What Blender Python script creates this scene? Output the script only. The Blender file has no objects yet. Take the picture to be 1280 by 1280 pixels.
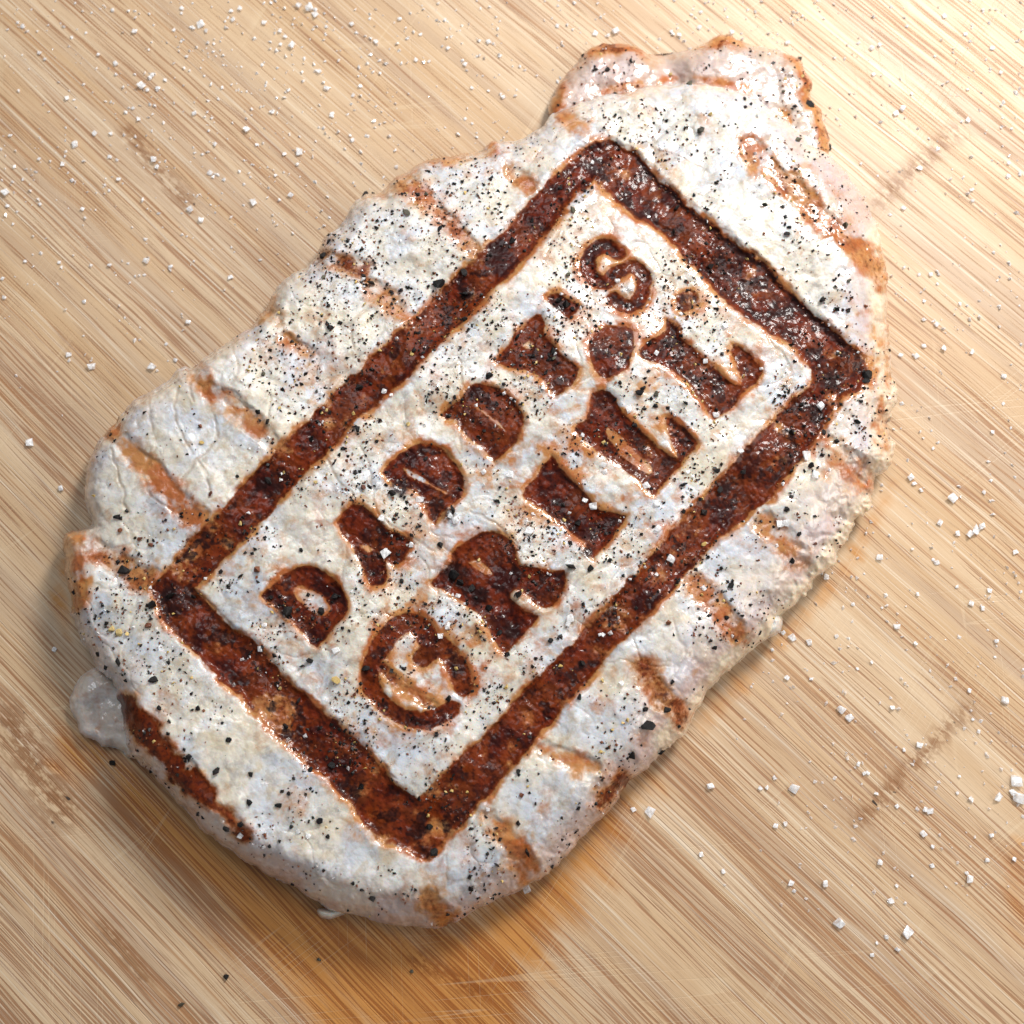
import bpy, math, random
import numpy as np
from mathutils import Vector, Matrix, Euler

# ------------------------------------------------------------------ camera, light, exposure
sc = bpy.context.scene
C = sc.collection
MM = 0.001
PITCH = math.radians(11.0)
HALF = math.radians(25.0)
FPX = 640.0 / math.tan(HALF)
DIST = 0.182
CAM = np.array([0.0, -DIST * math.sin(PITCH), DIST * math.cos(PITCH)])

cd = bpy.data.cameras.new('camera')
cam = bpy.data.objects.new('camera', cd); C.objects.link(cam)
cam.location = CAM.tolist(); cam.rotation_euler = (PITCH, 0, 0)
cd.angle = 2 * HALF
cd.clip_start = 0.01; cd.clip_end = 20
cd.dof.use_dof = True; cd.dof.focus_distance = 0.171; cd.dof.aperture_fstop = 20
sc.camera = cam

w = bpy.data.worlds.new('World'); sc.world = w; w.use_nodes = True
bg = w.node_tree.nodes['Background']
bg.inputs[0].default_value = (0.80, 0.90, 1.0, 1); bg.inputs[1].default_value = 0.17

def area(name, loc, target, size, energy, col):
    ld = bpy.data.lights.new(name, 'AREA'); ld.shape = 'RECTANGLE'
    ld.size = size[0]; ld.size_y = size[1]; ld.energy = energy; ld.color = col
    o = bpy.data.objects.new(name, ld); C.objects.link(o); o.location = loc
    d = Vector(target) - Vector(loc)
    o.rotation_euler = d.to_track_quat('-Z', 'Y').to_euler()
    return o
area('window_light', (0.185, 0.27, 0.28), (0.02, 0.02, 0.0), (0.10, 0.10), 1.5, (1.0, 0.975, 0.94))
area('overhead_glint_fill', (-0.06, 0.34, 0.62), (0, 0, 0), (0.34, 0.26), 0.95, (0.92, 0.96, 1.0))  # added soft lamp that puts glints and sheen on the meat
area('side_fill_light', (0.42, -0.06, 0.26), (0.03, 0, 0), (0.32, 0.2), 0.72, (1.0, 0.93, 0.85))  # added soft fill to brighten the lower right rim

sc.view_settings.view_transform = 'Standard'; sc.view_settings.look = 'None'
sc.view_settings.exposure = 0.36; sc.view_settings.gamma = 1
sc.render.engine = 'CYCLES'

rng = np.random.RandomState(7)
random.seed(7)

# ------------------------------------------------------------------ geometry helpers
cp, sp = math.cos(PITCH), math.sin(PITCH)
def P(u, v, z):
    """point at height z (m) seen at u,v of the 1280 layout sketch"""
    u = np.asarray(u, float); v = np.asarray(v, float); z = np.asarray(z, float)
    dx = (u - 640) / FPX; dy = -(v - 640) / FPX
    wx = dx; wy = dy * cp + sp; wz = dy * sp - cp
    t = (z - CAM[2]) / wz
    return np.stack([CAM[0] + wx * t, CAM[1] + wy * t, CAM[2] + wz * t], -1)
PX = 0.1328 * MM

_tabs = {}
def vnoise(x, y, seed=0):
    if seed not in _tabs:
        _tabs[seed] = np.random.RandomState(1000 + seed).rand(256, 256)
    T = _tabs[seed]
    xi = np.floor(x).astype(int); yi = np.floor(y).astype(int)
    fx = x - xi; fy = y - yi
    fx = fx * fx * fx * (fx * (fx * 6 - 15) + 10); fy = fy * fy * fy * (fy * (fy * 6 - 15) + 10)
    x0 = xi & 255; x1 = (xi + 1) & 255; y0 = yi & 255; y1 = (yi + 1) & 255
    return (T[y0, x0] * (1 - fx) + T[y0, x1] * fx) * (1 - fy) + (T[y1, x0] * (1 - fx) + T[y1, x1] * fx) * fy
def fbm(x, y, s, seed=0, octv=4, gain=0.5):
    """0..1 noise, feature size s px"""
    a = 1; tot = 0; r = 0
    for i in range(octv):
        r = r + a * vnoise(x / s + 17.3 * i, y / s + 9.1 * i, seed + i * 31); tot += a; a *= gain; s /= 2.03
    return r / tot
def worley(x, y, s, seed=0):
    R = np.random.RandomState(500 + seed); jx = R.rand(128, 128); jy = R.rand(128, 128)
    X = x / s; Y = y / s; xi = np.floor(X).astype(int); yi = np.floor(Y).astype(int)
    f1 = np.full(X.shape, 9.0); f2 = np.full(X.shape, 9.0)
    for a in (-1, 0, 1):
        for b in (-1, 0, 1):
            cx = xi + a; cy = yi + b
            d = np.hypot(cx + jx[cy & 127, cx & 127] - X, cy + jy[cy & 127, cx & 127] - Y)
            m = d < f1
            f2 = np.where(m, f1, np.minimum(f2, d)); f1 = np.where(m, d, f1)
    return f1, f2
def ss(a, b, x):
    t = np.clip((x - a) / (b - a), 0, 1); return t * t * (3 - 2 * t)
def smooth_poly(pts, n=4, closed=True):
    p = np.array(pts, float); N = len(p); out = []
    for i in range(N if closed else N - 1):
        g = (lambda k: p[k % N]) if closed else (lambda k: p[min(max(k, 0), N - 1)])
        a, b, c, d = g(i - 1), g(i), g(i + 1), g(i + 2)
        for k in range(n):
            t = k / n
            out.append(0.5 * ((2 * b) + (-a + c) * t + (2 * a - 5 * b + 4 * c - d) * t * t + (-a + 3 * b - 3 * c + d) * t ** 3))
    if not closed: out.append(p[-1])
    return np.array(out)
def seg_d2(X, Y, a, b):
    ax, ay = a; bx, by = b; dx, dy = bx - ax, by - ay
    L = dx * dx + dy * dy + 1e-9
    t = np.clip(((X - ax) * dx + (Y - ay) * dy) / L, 0, 1)
    return (X - ax - t * dx) ** 2 + (Y - ay - t * dy) ** 2, t
def sdf(X, Y, poly):
    """positive inside"""
    d = np.full(X.shape, 1e12); ins = np.zeros(X.shape, bool); n = len(poly)
    for i in range(n):
        a = poly[i]; b = poly[(i + 1) % n]
        d = np.minimum(d, seg_d2(X, Y, a, b)[0])
        c = (a[1] > Y) != (b[1] > Y)
        if a[1] != b[1]:
            ins ^= c & (X < (b[0] - a[0]) * (Y - a[1]) / (b[1] - a[1]) + a[0])
    d = np.sqrt(d)
    return np.where(ins, d, -d)
def line_d(X, Y, pts):
    d = np.full(X.shape, 1e12)
    for a, b in zip(pts[:-1], pts[1:]): d = np.minimum(d, seg_d2(X, Y, a, b)[0])
    return np.sqrt(d)
def mesh_np(name, V, F, attrs=None, normals=None, smooth=True):
    V = np.ascontiguousarray(V, dtype=np.float32); F = np.ascontiguousarray(F, dtype=np.int32)
    me = bpy.data.meshes.new(name); k = F.shape[1]
    me.vertices.add(len(V)); me.vertices.foreach_set('co', V.ravel())
    me.loops.add(F.size); me.loops.foreach_set('vertex_index', F.ravel())
    me.polygons.add(len(F)); me.polygons.foreach_set('loop_start', np.arange(0, F.size, k, dtype=np.int32))
    me.update(calc_edges=True)
    me.polygons.foreach_set('use_smooth', np.full(len(F), smooth))
    for an, A in (attrs or {}).items():
        at = me.attributes.new(an, 'FLOAT_COLOR', 'POINT')
        A4 = np.ones((len(V), 4), np.float32); A4[:, :A.shape[1]] = A
        at.data.foreach_set('color', A4.ravel())
    if normals is not None:
        me.normals_split_custom_set_from_vertices(np.asarray(normals, float).tolist())
    me.validate(clean_customdata=False)
    return me
def obj(name, me, mat=None, parent=None, **props):
    o = bpy.data.objects.new(name, me); C.objects.link(o)
    if mat is not None and me is not None and not me.materials: me.materials.append(mat)
    if parent is not None: o.parent = parent
    for k, v in props.items(): o[k] = v
    return o
def empty(name, loc, rz=0, **props):
    o = bpy.data.objects.new(name, None); C.objects.link(o); o.location = loc; o.rotation_euler = (0, 0, rz)
    o.empty_display_size = 0.01
    for k, v in props.items(): o[k] = v
    return o

# ------------------------------------------------------------------ node helper
class NT:
    def __init__(s, name):
        s.m = bpy.data.materials.new(name); s.m.use_nodes = True; s.t = s.m.node_tree
        s.b = s.t.nodes['Principled BSDF']
    def n(s, typ, **kw):
        nd = s.t.nodes.new(typ)
        for k, v in kw.items():
            if k in ('inp',):
                for a, b in v.items(): s.set(nd.inputs[a], b)
            else: setattr(nd, k, v)
        return nd
    def set(s, sock, v):
        if isinstance(v, bpy.types.NodeSocket): s.t.links.new(v, sock)
        else: sock.default_value = v
    def math(s, op, a, b=0.5, clamp=False):
        nd = s.n('ShaderNodeMath', operation=op, use_clamp=clamp); s.set(nd.inputs[0], a); s.set(nd.inputs[1], b); return nd.outputs[0]
    def mix(s, f, a, b, blend='MIX'):
        nd = s.n('ShaderNodeMix', data_type='RGBA', blend_type=blend, clamp_factor=True)
        s.set(nd.inputs[0], f); s.set(nd.inputs[6], a); s.set(nd.inputs[7], b); return nd.outputs[2]
    def noise(s, vec, scale, detail=4, rough=0.55, dist=0.0):
        nd = s.n('ShaderNodeTexNoise'); s.set(nd.inputs['Vector'], vec)
        nd.inputs['Scale'].default_value = scale; nd.inputs['Detail'].default_value = detail
        nd.inputs['Roughness'].default_value = rough; nd.inputs['Distortion'].default_value = dist
        return nd.outputs[0]
    def rng(s, v, a, b, c=0.0, d=1.0, smooth=True):
        nd = s.n('ShaderNodeMapRange', interpolation_type='SMOOTHSTEP' if smooth else 'LINEAR')
        s.set(nd.inputs[0], v); nd.inputs[1].default_value = a; nd.inputs[2].default_value = b
        nd.inputs[3].default_value = c; nd.inputs[4].default_value = d; return nd.outputs[0]
    def mapping(s, vec, scale=(1, 1, 1), loc=(0, 0, 0), rot=(0, 0, 0)):
        nd = s.n('ShaderNodeMapping'); s.set(nd.inputs[0], vec)
        nd.inputs[1].default_value = loc; nd.inputs[2].default_value = rot; nd.inputs[3].default_value = scale
        return nd.outputs[0]
    def attr(s, name):
        a = s.n('ShaderNodeAttribute', attribute_name=name)
        sp_ = s.n('ShaderNodeSeparateColor'); s.t.links.new(a.outputs['Color'], sp_.inputs[0])
        return sp_.outputs[0], sp_.outputs[1], sp_.outputs[2]
def rgb(r, g, b): return (r, g, b, 1)

# ------------------------------------------------------------------ bamboo material
def bamboo():
    m = NT('bamboo'); t = m.n('ShaderNodeTexCoord').outputs['Object']
    rnd = m.n('ShaderNodeObjectInfo').outputs['Random']
    comb = m.n('ShaderNodeCombineXYZ'); m.set(comb.inputs[0], m.math('MULTIPLY', rnd, 3.7)); m.set(comb.inputs[1], m.math('MULTIPLY', rnd, 9.1)); m.set(comb.inputs[2], m.math('MULTIPLY', rnd, 5.0))
    add = m.n('ShaderNodeVectorMath', operation='ADD'); m.set(add.inputs[0], t); m.set(add.inputs[1], comb.outputs[0]); tv = add.outputs[0]
    # slight waviness of the fibres
    wv = m.noise(m.mapping(tv, (22, 60, 1)), 1.0, 2)
    wo = m.n('ShaderNodeCombineXYZ'); m.set(wo.inputs[1], m.math('MULTIPLY', m.math('SUBTRACT', wv, 0.5), 0.0016))
    a2 = m.n('ShaderNodeVectorMath', operation='ADD'); m.set(a2.inputs[0], tv); m.set(a2.inputs[1], wo.outputs[0]); tw = a2.outputs[0]
    broad = m.noise(m.mapping(tw, (9, 190, 1)), 1.0, 4)
    mid = m.noise(m.mapping(tw, (15, 1900, 1)), 1.0, 4, 0.6)
    fib = m.noise(m.mapping(tw, (46, 2900, 1)), 1.0, 2, 0.5)
    fib2 = m.noise(m.mapping(tw, (100, 5200, 1), (3, 1, 0)), 1.0, 2, 0.5)
    fib3 = m.noise(m.mapping(tw, (15, 2500, 1), (5, 2, 0)), 1.0, 1, 0.5)
    pale = m.noise(m.mapping(tw, (24, 2600, 1), (7, 5, 0)), 1.0, 3, 0.5)
    wet_shade, node, dark = m.attr('board_mask')
    col = m.mix(m.rng(broad, 0.3, 0.7), rgb(.56, .37, .21), rgb(.69, .52, .35))
    col = m.mix(m.rng(rnd, 0, 1, 0.0, 0.4, False), col, rgb(.62, .395, .20))
    col = m.mix(m.rng(m.noise(m.mapping(tw, (7, 130, 1), (1, 8, 2)), 1.0, 3), 0.46, 0.68, 0, 0.60), col, rgb(.44, .30, .205))
    col = m.mix(m.rng(mid, 0.48, 0.75, 0, 0.45), col, rgb(.56, .35, .18))
    gr = m.noise(m.mapping(tw, (700, 5200, 1)), 1.0, 3, 0.6)
    col = m.mix(m.rng(gr, 0.45, 0.75, 0, 0.30), col, rgb(.50, .34, .20))
    th = m.math('MULTIPLY', m.rng(m.noise(m.mapping(tw, (8, 90, 1), (2, 2, 2)), 1.0, 2), 0.35, 0.65), 0.12)
    fs = m.math('ADD', fib, m.math('SUBTRACT', th, 0.075)); fs = m.math('ADD', fs, m.math('MULTIPLY', dark, 0.055))
    fm = m.rng(fs, 0.535, 0.635)
    col = m.mix(m.math('MULTIPLY', fm, 0.72), col, rgb(.30, .125, .048))
    f3 = m.rng(m.math('ADD', fib3, m.math('SUBTRACT', th, 0.075)), 0.56, 0.67)
    col = m.mix(m.math('MULTIPLY', f3, 0.62), col, rgb(.40, .19, .08))
    col = m.mix(m.math('MULTIPLY', m.rng(m.math('ADD', fib2, m.math('MULTIPLY', dark, 0.03)), 0.60, 0.72), 0.55), col, rgb(.26, .13, .075))
    col = m.mix(m.rng(pale, 0.56, 0.70, 0, 0.55), col, rgb(.80, .69, .54))
    # growth nodes of the bamboo: brown smudges and little dark pits
    nn = m.noise(m.mapping(tw, (420, 1100, 1)), 1.0, 4, 0.65)
    nm = m.math('MULTIPLY', node, m.rng(nn, 0.40, 0.56))
    col = m.mix(m.math('MULTIPLY', nm, 0.85), col, rgb(.27, .12, .045))
    pit = m.noise(m.mapping(tw, (520, 800, 1), (1, 4, 4)), 1.0, 1)
    col = m.mix(m.math('MULTIPLY', m.rng(pit, 0.70, 0.76), m.rng(node, 0.25, 0.7)), col, rgb(.05, .03, .02))
    # meat juice soaked into the wood, with the chop's amber shadow painted in
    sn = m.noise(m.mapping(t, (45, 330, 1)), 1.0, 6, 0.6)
    wm = m.rng(m.math('ADD', wet_shade, m.math('MULTIPLY', m.math('SUBTRACT', sn, 0.5), 1.9)), 0.10, 0.95)
    wm = m.math('MULTIPLY', wm, m.rng(wet_shade, 0.02, 0.2))
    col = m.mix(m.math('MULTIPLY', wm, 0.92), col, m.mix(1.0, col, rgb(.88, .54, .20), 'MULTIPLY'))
    # knife scratches: thin pale lines in a few directions
    scr = None
    for k, (ang, sx, sy) in enumerate([(1.35, 9, 520), (1.75, 11, 600), (0.75, 8, 480), (2.3, 12, 560)]):
        rv = m.n('ShaderNodeVectorRotate', rotation_type='Z_AXIS'); m.set(rv.inputs['Vector'], t); rv.inputs['Angle'].default_value = ang
        nz = m.noise(m.mapping(rv.outputs[0], (sx, sy, 1), (k * 3.1, k * 5.3, 0)), 1.0, 0)
        ln = m.math('ABSOLUTE', m.math('SUBTRACT', nz, 0.5))
        ln = m.rng(ln, 0.0, 0.022, 1.0, 0.0)
        gate = m.noise(m.mapping(rv.outputs[0], (26, 60, 1), (k * 7.7, 0, 3)), 1.0, 2)
        ln = m.math('MULTIPLY', ln, m.rng(gate, 0.56, 0.66))
        scr = ln if scr is None else m.math('MAXIMUM', scr, ln)
    col = m.mix(m.math('MULTIPLY', scr, 0.20), col, rgb(.82, .66, .44))
    m.set(m.b.inputs['Base Color'], col)
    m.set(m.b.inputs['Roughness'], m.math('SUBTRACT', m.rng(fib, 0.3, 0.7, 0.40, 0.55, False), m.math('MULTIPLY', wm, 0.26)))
    m.b.inputs['Specular IOR Level'].default_value = 0.45
    h = m.math('ADD', m.math('MULTIPLY', fm, -1.0), m.math('MULTIPLY', scr, -0.5))
    h = m.math('ADD', h, m.math('MULTIPLY', fib2, 0.8))
    bp = m.n('ShaderNodeBump'); bp.inputs['Strength'].default_value = 0.35; bp.inputs['Distance'].default_value = 0.00012
    m.set(bp.inputs['Height'], h); m.set(m.b.inputs['Normal'], bp.outputs[0])
    return m.m
M_BOARD = bamboo()

# ------------------------------------------------------------------ meat material (masks on the mesh choose seared / toasted / fatty)
def meat(name='cooked_pork', wetness=1.0):
    m = NT(name); t = m.n('ShaderNodeTexCoord').outputs['Object']
    sear, tan, fat = m.attr('cook'); crease, pink, char_shade = m.attr('cook2')
    n1 = m.noise(t, 95, 5, 0.6); n2 = m.noise(t, 420, 5, 0.62, 0.4); n3 = m.noise(t, 1500, 3, 0.6); n4 = m.noise(m.mapping(t, (1, 1, 1), (.3, .7, .1)), 210, 4, 0.6)
    # lobules of the meat: soft cells divided by thin brownish lines
    wv = m.n('ShaderNodeTexNoise'); m.set(wv.inputs['Vector'], t); wv.inputs['Scale'].default_value = 330; wv.inputs['Detail'].default_value = 2
    wd = m.n('ShaderNodeVectorMath', operation='SCALE'); m.set(wd.inputs[0], wv.outputs['Color']); wd.inputs['Scale'].default_value = 0.0022
    tv = m.n('ShaderNodeVectorMath', operation='ADD'); m.set(tv.inputs[0], t); m.set(tv.inputs[1], wd.outputs[0])
    def cells(scale):
        v = m.n('ShaderNodeTexVoronoi', feature='DISTANCE_TO_EDGE'); m.set(v.inputs['Vector'], tv.outputs[0]); v.inputs['Scale'].default_value = scale; return v.outputs['Distance']
    ca = cells(330)
    sv = m.n('ShaderNodeTexVoronoi', feature='F1'); m.set(sv.inputs['Vector'], tv.outputs[0]); sv.inputs['Scale'].default_value = 300
    sv2 = m.n('ShaderNodeTexVoronoi', feature='F1'); m.set(sv2.inputs['Vector'], tv.outputs[0]); sv2.inputs['Scale'].default_value = 820
    ga = m.rng(n1, 0.42, 0.58, 0.15, 1.0)
    la = m.math('MULTIPLY', m.rng(ca, 0.0, 0.10, 1, 0), ga); lb = m.math('MULTIPLY', m.rng(sv2.outputs['Distance'], 0.5, 0.8), m.rng(n4, 0.40, 0.60))
    base = m.mix(m.rng(n1, 0.38, 0.60), rgb(.63, .655, .71), rgb(.75, .695, .60))
    base = m.mix(m.rng(n2, 0.46, 0.68, 0, 0.70), base, rgb(.52, .42, .28))
    base = m.mix(m.rng(n4, 0.53, 0.66, 0, 0.55), base, rgb(.88, .89, .92))
    base = m.mix(m.rng(m.noise(t, 700, 4, 0.65), 0.50, 0.64, 0, 0.55), base, rgb(.42, .385, .36))
    base = m.mix(m.math('MULTIPLY', la, 0.11), base, rgb(.45, .33, .22))
    base = m.mix(m.math('MULTIPLY', lb, 0.14), base, rgb(.50, .38, .26))
    base = m.mix(m.math('MULTIPLY', pink, 0.80), base, rgb(.57, .40, .36))
    base = m.mix(m.math('MULTIPLY', fat, m.rng(n2, 0.25, 0.6, 0.55, 1.0)), base, rgb(.86, .74, .54))
    base = m.mix(m.math('MULTIPLY', crease, 0.55), base, rgb(.36, .24, .14))
    tn = m.math('ADD', tan, m.math('MULTIPLY', m.math('SUBTRACT', n2, 0.5), 1.2)); tn = m.math('ADD', tn, m.math('MULTIPLY', m.math('SUBTRACT', n3, 0.5), 0.5))
    base = m.mix(m.math('MULTIPLY', m.rng(tn, 0.12, 1.0), m.rng(tan, 0.0, 0.15)), base, m.mix(m.rng(n4, 0.40, 0.60), rgb(.52, .23, .07), rgb(.43, .125, .026)))
    sn = m.math('ADD', sear, m.math('MULTIPLY', m.math('SUBTRACT', n2, 0.5), 0.85)); sn = m.math('ADD', sn, m.math('MULTIPLY', m.math('SUBTRACT', n3, 0.5), 0.5))
    sm = m.math('MULTIPLY', m.rng(sn, 0.14, 0.52), m.rng(sear, 0.0, 0.15))
    n5 = m.noise(m.mapping(t, (1, 1, 1), (.9, .2, .4)), 300, 5, 0.65)
    sc_ = m.mix(m.rng(n5, 0.42, 0.60), rgb(.030, .0022, .001), rgb(.135, .015, .0022))
    sc_ = m.mix(m.rng(sn, 0.5, 1.0, 0.5, 0), sc_, rgb(.22, .042, .006))
    sc_ = m.mix(m.rng(n3, 0.50, 0.66, 0, 0.65), sc_, rgb(.035, .006, .004))
    col = m.mix(sm, base, sc_)
    cn = m.math('ADD', char_shade, m.math('MULTIPLY', m.math('SUBTRACT', n3, 0.5), 0.9))
    col = m.mix(m.math('MULTIPLY', m.rng(cn, 0.3, 1.05), m.rng(char_shade, 0, .2)), col, rgb(.020, .004, .003))
    m.set(m.b.inputs['Base Color'], col)
    m.set(m.b.inputs['Roughness'], m.math('ADD', m.rng(n2, 0.3, 0.7, 0.24, 0.46, False), m.math('MULTIPLY', sm, 0.12)))
    m.set(m.b.inputs['Specular IOR Level'], m.math('SUBTRACT', 0.50, m.math('MULTIPLY', sm, 0.38)))
    wp = m.rng(m.noise(t, 260, 2), 0.34, 0.52)
    m.set(m.b.inputs['Coat Weight'], m.math('MULTIPLY', wp, m.rng(sm, 0, 1, 0.9 * wetness, 0.32 * wetness))); m.b.inputs['Coat Roughness'].default_value = 0.07
    m.set(m.b.inputs['Subsurface Weight'], m.rng(sm, 0, 1, 0.55, 0.0)); m.b.inputs['Subsurface Radius'].default_value = (1.0, 0.55, 0.35); m.b.inputs['Subsurface Scale'].default_value = 0.0011
    h = m.math('ADD', m.math('MULTIPLY', n2, 0.45), m.math('MULTIPLY', n3, 0.16))
    h = m.math('SUBTRACT', h, m.math('MULTIPLY', m.math('POWER', sv.outputs['Distance'], 2.0), 0.75)); h = m.math('SUBTRACT', h, m.math('MULTIPLY', m.math('POWER', sv2.outputs['Distance'], 2.0), 0.24))
    bp = m.n('ShaderNodeBump'); bp.inputs['Strength'].default_value = 0.40; bp.inputs['Distance'].default_value = 0.0006
    m.set(bp.inputs['Height'], h); m.set(m.b.inputs['Normal'], bp.outputs[0]); m.set(m.b.inputs['Coat Normal'], bp.outputs[0])
    return m.m
M_MEAT = meat()

def simple(name, col, col2, rough=0.5, scale=900, bump=0.4, spec=0.5):
    m = NT(name); t = m.n('ShaderNodeTexCoord').outputs['Object']; r = m.n('ShaderNodeObjectInfo').outputs['Random']
    n = m.noise(t, scale, 3)
    f = m.math('ADD', m.math('MULTIPLY', n, 0.6), m.math('MULTIPLY', r, 0.5))
    m.set(m.b.inputs['Base Color'], m.mix(m.rng(f, 0.25, 0.85), col, col2))
    m.b.inputs['Roughness'].default_value = rough; m.b.inputs['Specular IOR Level'].default_value = spec
    bp = m.n('ShaderNodeBump'); bp.inputs['Strength'].default_value = bump; bp.inputs['Distance'].default_value = 0.0002
    m.set(bp.inputs['Height'], n); m.set(m.b.inputs['Normal'], bp.outputs[0]); return m.m
M_PEP = simple('black_pepper', rgb(.003, .0025, .003), rgb(.012, .009, .008), 0.5, spec=0.3)
M_PEPG = simple('grey_green_pepper', rgb(.055, .05, .035), rgb(.11, .10, .06), 0.6)
M_PEPR = simple('red_brown_spice', rgb(.10, .022, .008), rgb(.20, .06, .02), 0.5)
M_GARLIC = simple('yellow_garlic', rgb(.55, .36, .10), rgb(.70, .52, .22), 0.5)
def salt():
    m = NT('salt'); t = m.n('ShaderNodeTexCoord').outputs['Object']
    m.b.inputs['Base Color'].default_value = rgb(.99, .985, .99)
    n = m.noise(t, 2.2, 3)
    m.set(m.b.inputs['Roughness'], m.rng(n, 0.3, 0.7, 0.03, 0.28))
    m.b.inputs['IOR'].default_value = 1.55
    m.set(m.b.inputs['Alpha'], m.rng(n, 0.36, 0.62, 0.85, 0.30))
    bp = m.n('ShaderNodeBump'); bp.inputs['Strength'].default_value = 0.08; bp.inputs['Distance'].default_value = 0.0001
    m.set(bp.inputs['Height'], n); m.set(m.b.inputs['Normal'], bp.outputs[0])
    return m.m
M_SALT = salt()

# ------------------------------------------------------------------ cutting board: glued bamboo strips
GA = math.radians(-43.5)
board = empty('cutting_board', (0, 0, 0), GA, label='pale bamboo cutting board with brown grain running diagonally under the pork chop', category='cutting board')
R_ = np.array([[math.cos(GA), -math.sin(GA)], [math.sin(GA), math.cos(GA)]])
def to_local(xy): return np.asarray(xy) @ R_          # world -> board axes
WET_SHADE_POLYS = [([(150,930),(230,985),(300,1050),(420,1130),(560,1160),(700,1080),(770,1000),(800,975),(760,1050),(720,1120),(680,1200),(640,1320),(420,1300),(330,1200),(240,1110),(150,1010)], 1.15, 75),  # juice stain that also paints in the chop's cast shadow
        ([(860,900),(960,800),(1050,700),(1115,590),(1128,600),(1070,715),(970,825),(880,925)], 0.5, 12),  # contact shadow painted amber along the lower right rim
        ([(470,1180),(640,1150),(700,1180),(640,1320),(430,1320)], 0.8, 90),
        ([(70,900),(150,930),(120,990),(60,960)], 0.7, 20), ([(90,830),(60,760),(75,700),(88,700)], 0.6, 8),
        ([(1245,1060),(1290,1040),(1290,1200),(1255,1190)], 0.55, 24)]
NODES = [((1205,890),(1075,1025),13), ((1195,165),(1100,250),14), ((10,900),(75,1010),30), ((185,1225),(130,1160),9), ((160,165),(235,255),12), ((600,1240),(520,1200),12)]
def board_masks(lx, ly):
    xy = np.stack([lx, ly], -1) @ R_.T
    # back to layout coordinates at z = 0
    X = xy[..., 0] - CAM[0]; Y = xy[..., 1] - CAM[1]; Z = 0 - CAM[2]
    yc = Y * cp + Z * sp; zc = -Y * sp + Z * cp
    u = 640 + FPX * X / (-zc); v = 640 - FPX * yc / (-zc)
    wet_shade = np.zeros_like(u); node = np.zeros_like(u)
    for poly, a, s in WET_SHADE_POLYS: wet_shade = np.maximum(wet_shade, a * ss(-s, s, sdf(u, v, poly)))
    for a, b, r in NODES: node = np.maximum(node, np.exp(-(np.sqrt(seg_d2(u, v, a, b)[0]) / r) ** 2))
    dark = ss(500, -500, u - v + 200) * 1.0 + ss(900, 1200, v) * .4
    return np.stack([wet_shade, node, dark], -1)
SW = 24.6 * MM; L = 0.46; TH = 0.018; off = 3.3 * MM
for i in range(-8, 9):
    y0 = off + i * SW + 0.006 * MM; y1 = off + (i + 1) * SW - 0.006 * MM
    if max(abs(y0), abs(y1)) < 0.15:
        xs = np.unique(np.concatenate([np.linspace(-L / 2, -.14, 12), np.arange(-.14, .14, .0011), np.linspace(.14, L / 2, 12)]))
        ys = np.linspace(y0 + .0001, y1 - .0001, 23)
    else:
        xs = np.linspace(-L / 2, L / 2, 24); ys = np.linspace(y0 + .0001, y1 - .0001, 4)
    ys = np.concatenate([[y0], ys, [y1]])
    X, Y = np.meshgrid(xs, ys); Z = np.zeros_like(X); Z[0] = Z[-1] = -0.00003
    ny, nx = X.shape; V = np.stack([X, Y, Z], -1).reshape(-1, 3)
    idx = np.arange(nx * ny).reshape(ny, nx)
    F = np.stack([idx[:-1, :-1], idx[:-1, 1:], idx[1:, 1:], idx[1:, :-1]], -1).reshape(-1, 4)
    base = len(V)
    bott = np.array([[xs[0], y0, -TH], [xs[-1], y0, -TH], [xs[-1], y1, -TH], [xs[0], y1, -TH]])
    Vb = np.concatenate([V, bott]); a, b, c, d = idx[0, 0], idx[0, -1], idx[-1, -1], idx[-1, 0]
    side = [[a, base, base + 1, b], [b, base + 1, base + 2, c], [c, base + 2, base + 3, d], [d, base + 3, base, a], [base, base + 3, base + 2, base + 1]]
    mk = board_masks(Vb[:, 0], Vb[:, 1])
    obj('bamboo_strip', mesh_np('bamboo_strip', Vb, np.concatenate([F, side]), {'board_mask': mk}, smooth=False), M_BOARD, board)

# ------------------------------------------------------------------ chop outline and surface marks (layout units: 1/1280 of the picture width)
OUT = [(104,600),(112,570),(128,546),(142,532),(150,518),(168,498),(196,486),(222,462),(240,461),(252,447),(280,428),(308,412),(330,386),(342,368),(356,350),(378,337),(395,322),(402,302),(424,284),(440,258),(458,243),(480,238),(495,223),(520,206),(548,198),(575,193),(600,186),(612,180),(625,178),(642,180),(660,172),(676,158),(690,143),(730,128),(780,114),(820,107),(860,104),(900,108),(940,120),(980,148),(1012,178),(1040,196),(1065,225),(1085,260),(1098,295),(1106,330),(1111,365),(1110,400),(1113,440),(1113,470),(1124,492),(1118,512),(1110,530),(1118,556),(1110,590),(1092,602),(1086,630),(1066,652),(1060,676),(1046,690),(1040,706),(1018,722),(1008,742),(988,760),(972,775),(968,790),(945,806),(922,826),(898,852),(872,884),(860,912),(838,930),(812,958),(785,980),(765,1010),(735,1040),(700,1076),(684,1094),(655,1108),(610,1130),(575,1152),(545,1160),(510,1158),(470,1152),(435,1142),(405,1134),(370,1110),(330,1092),(290,1066),(250,1034),(218,1000),(188,966),(165,945),(157,915),(150,880),(140,852),(122,838),(112,812),(98,792),(90,770),(86,745),(80,715),(80,690),(83,668),(98,662),(112,655),(106,625)]
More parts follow.
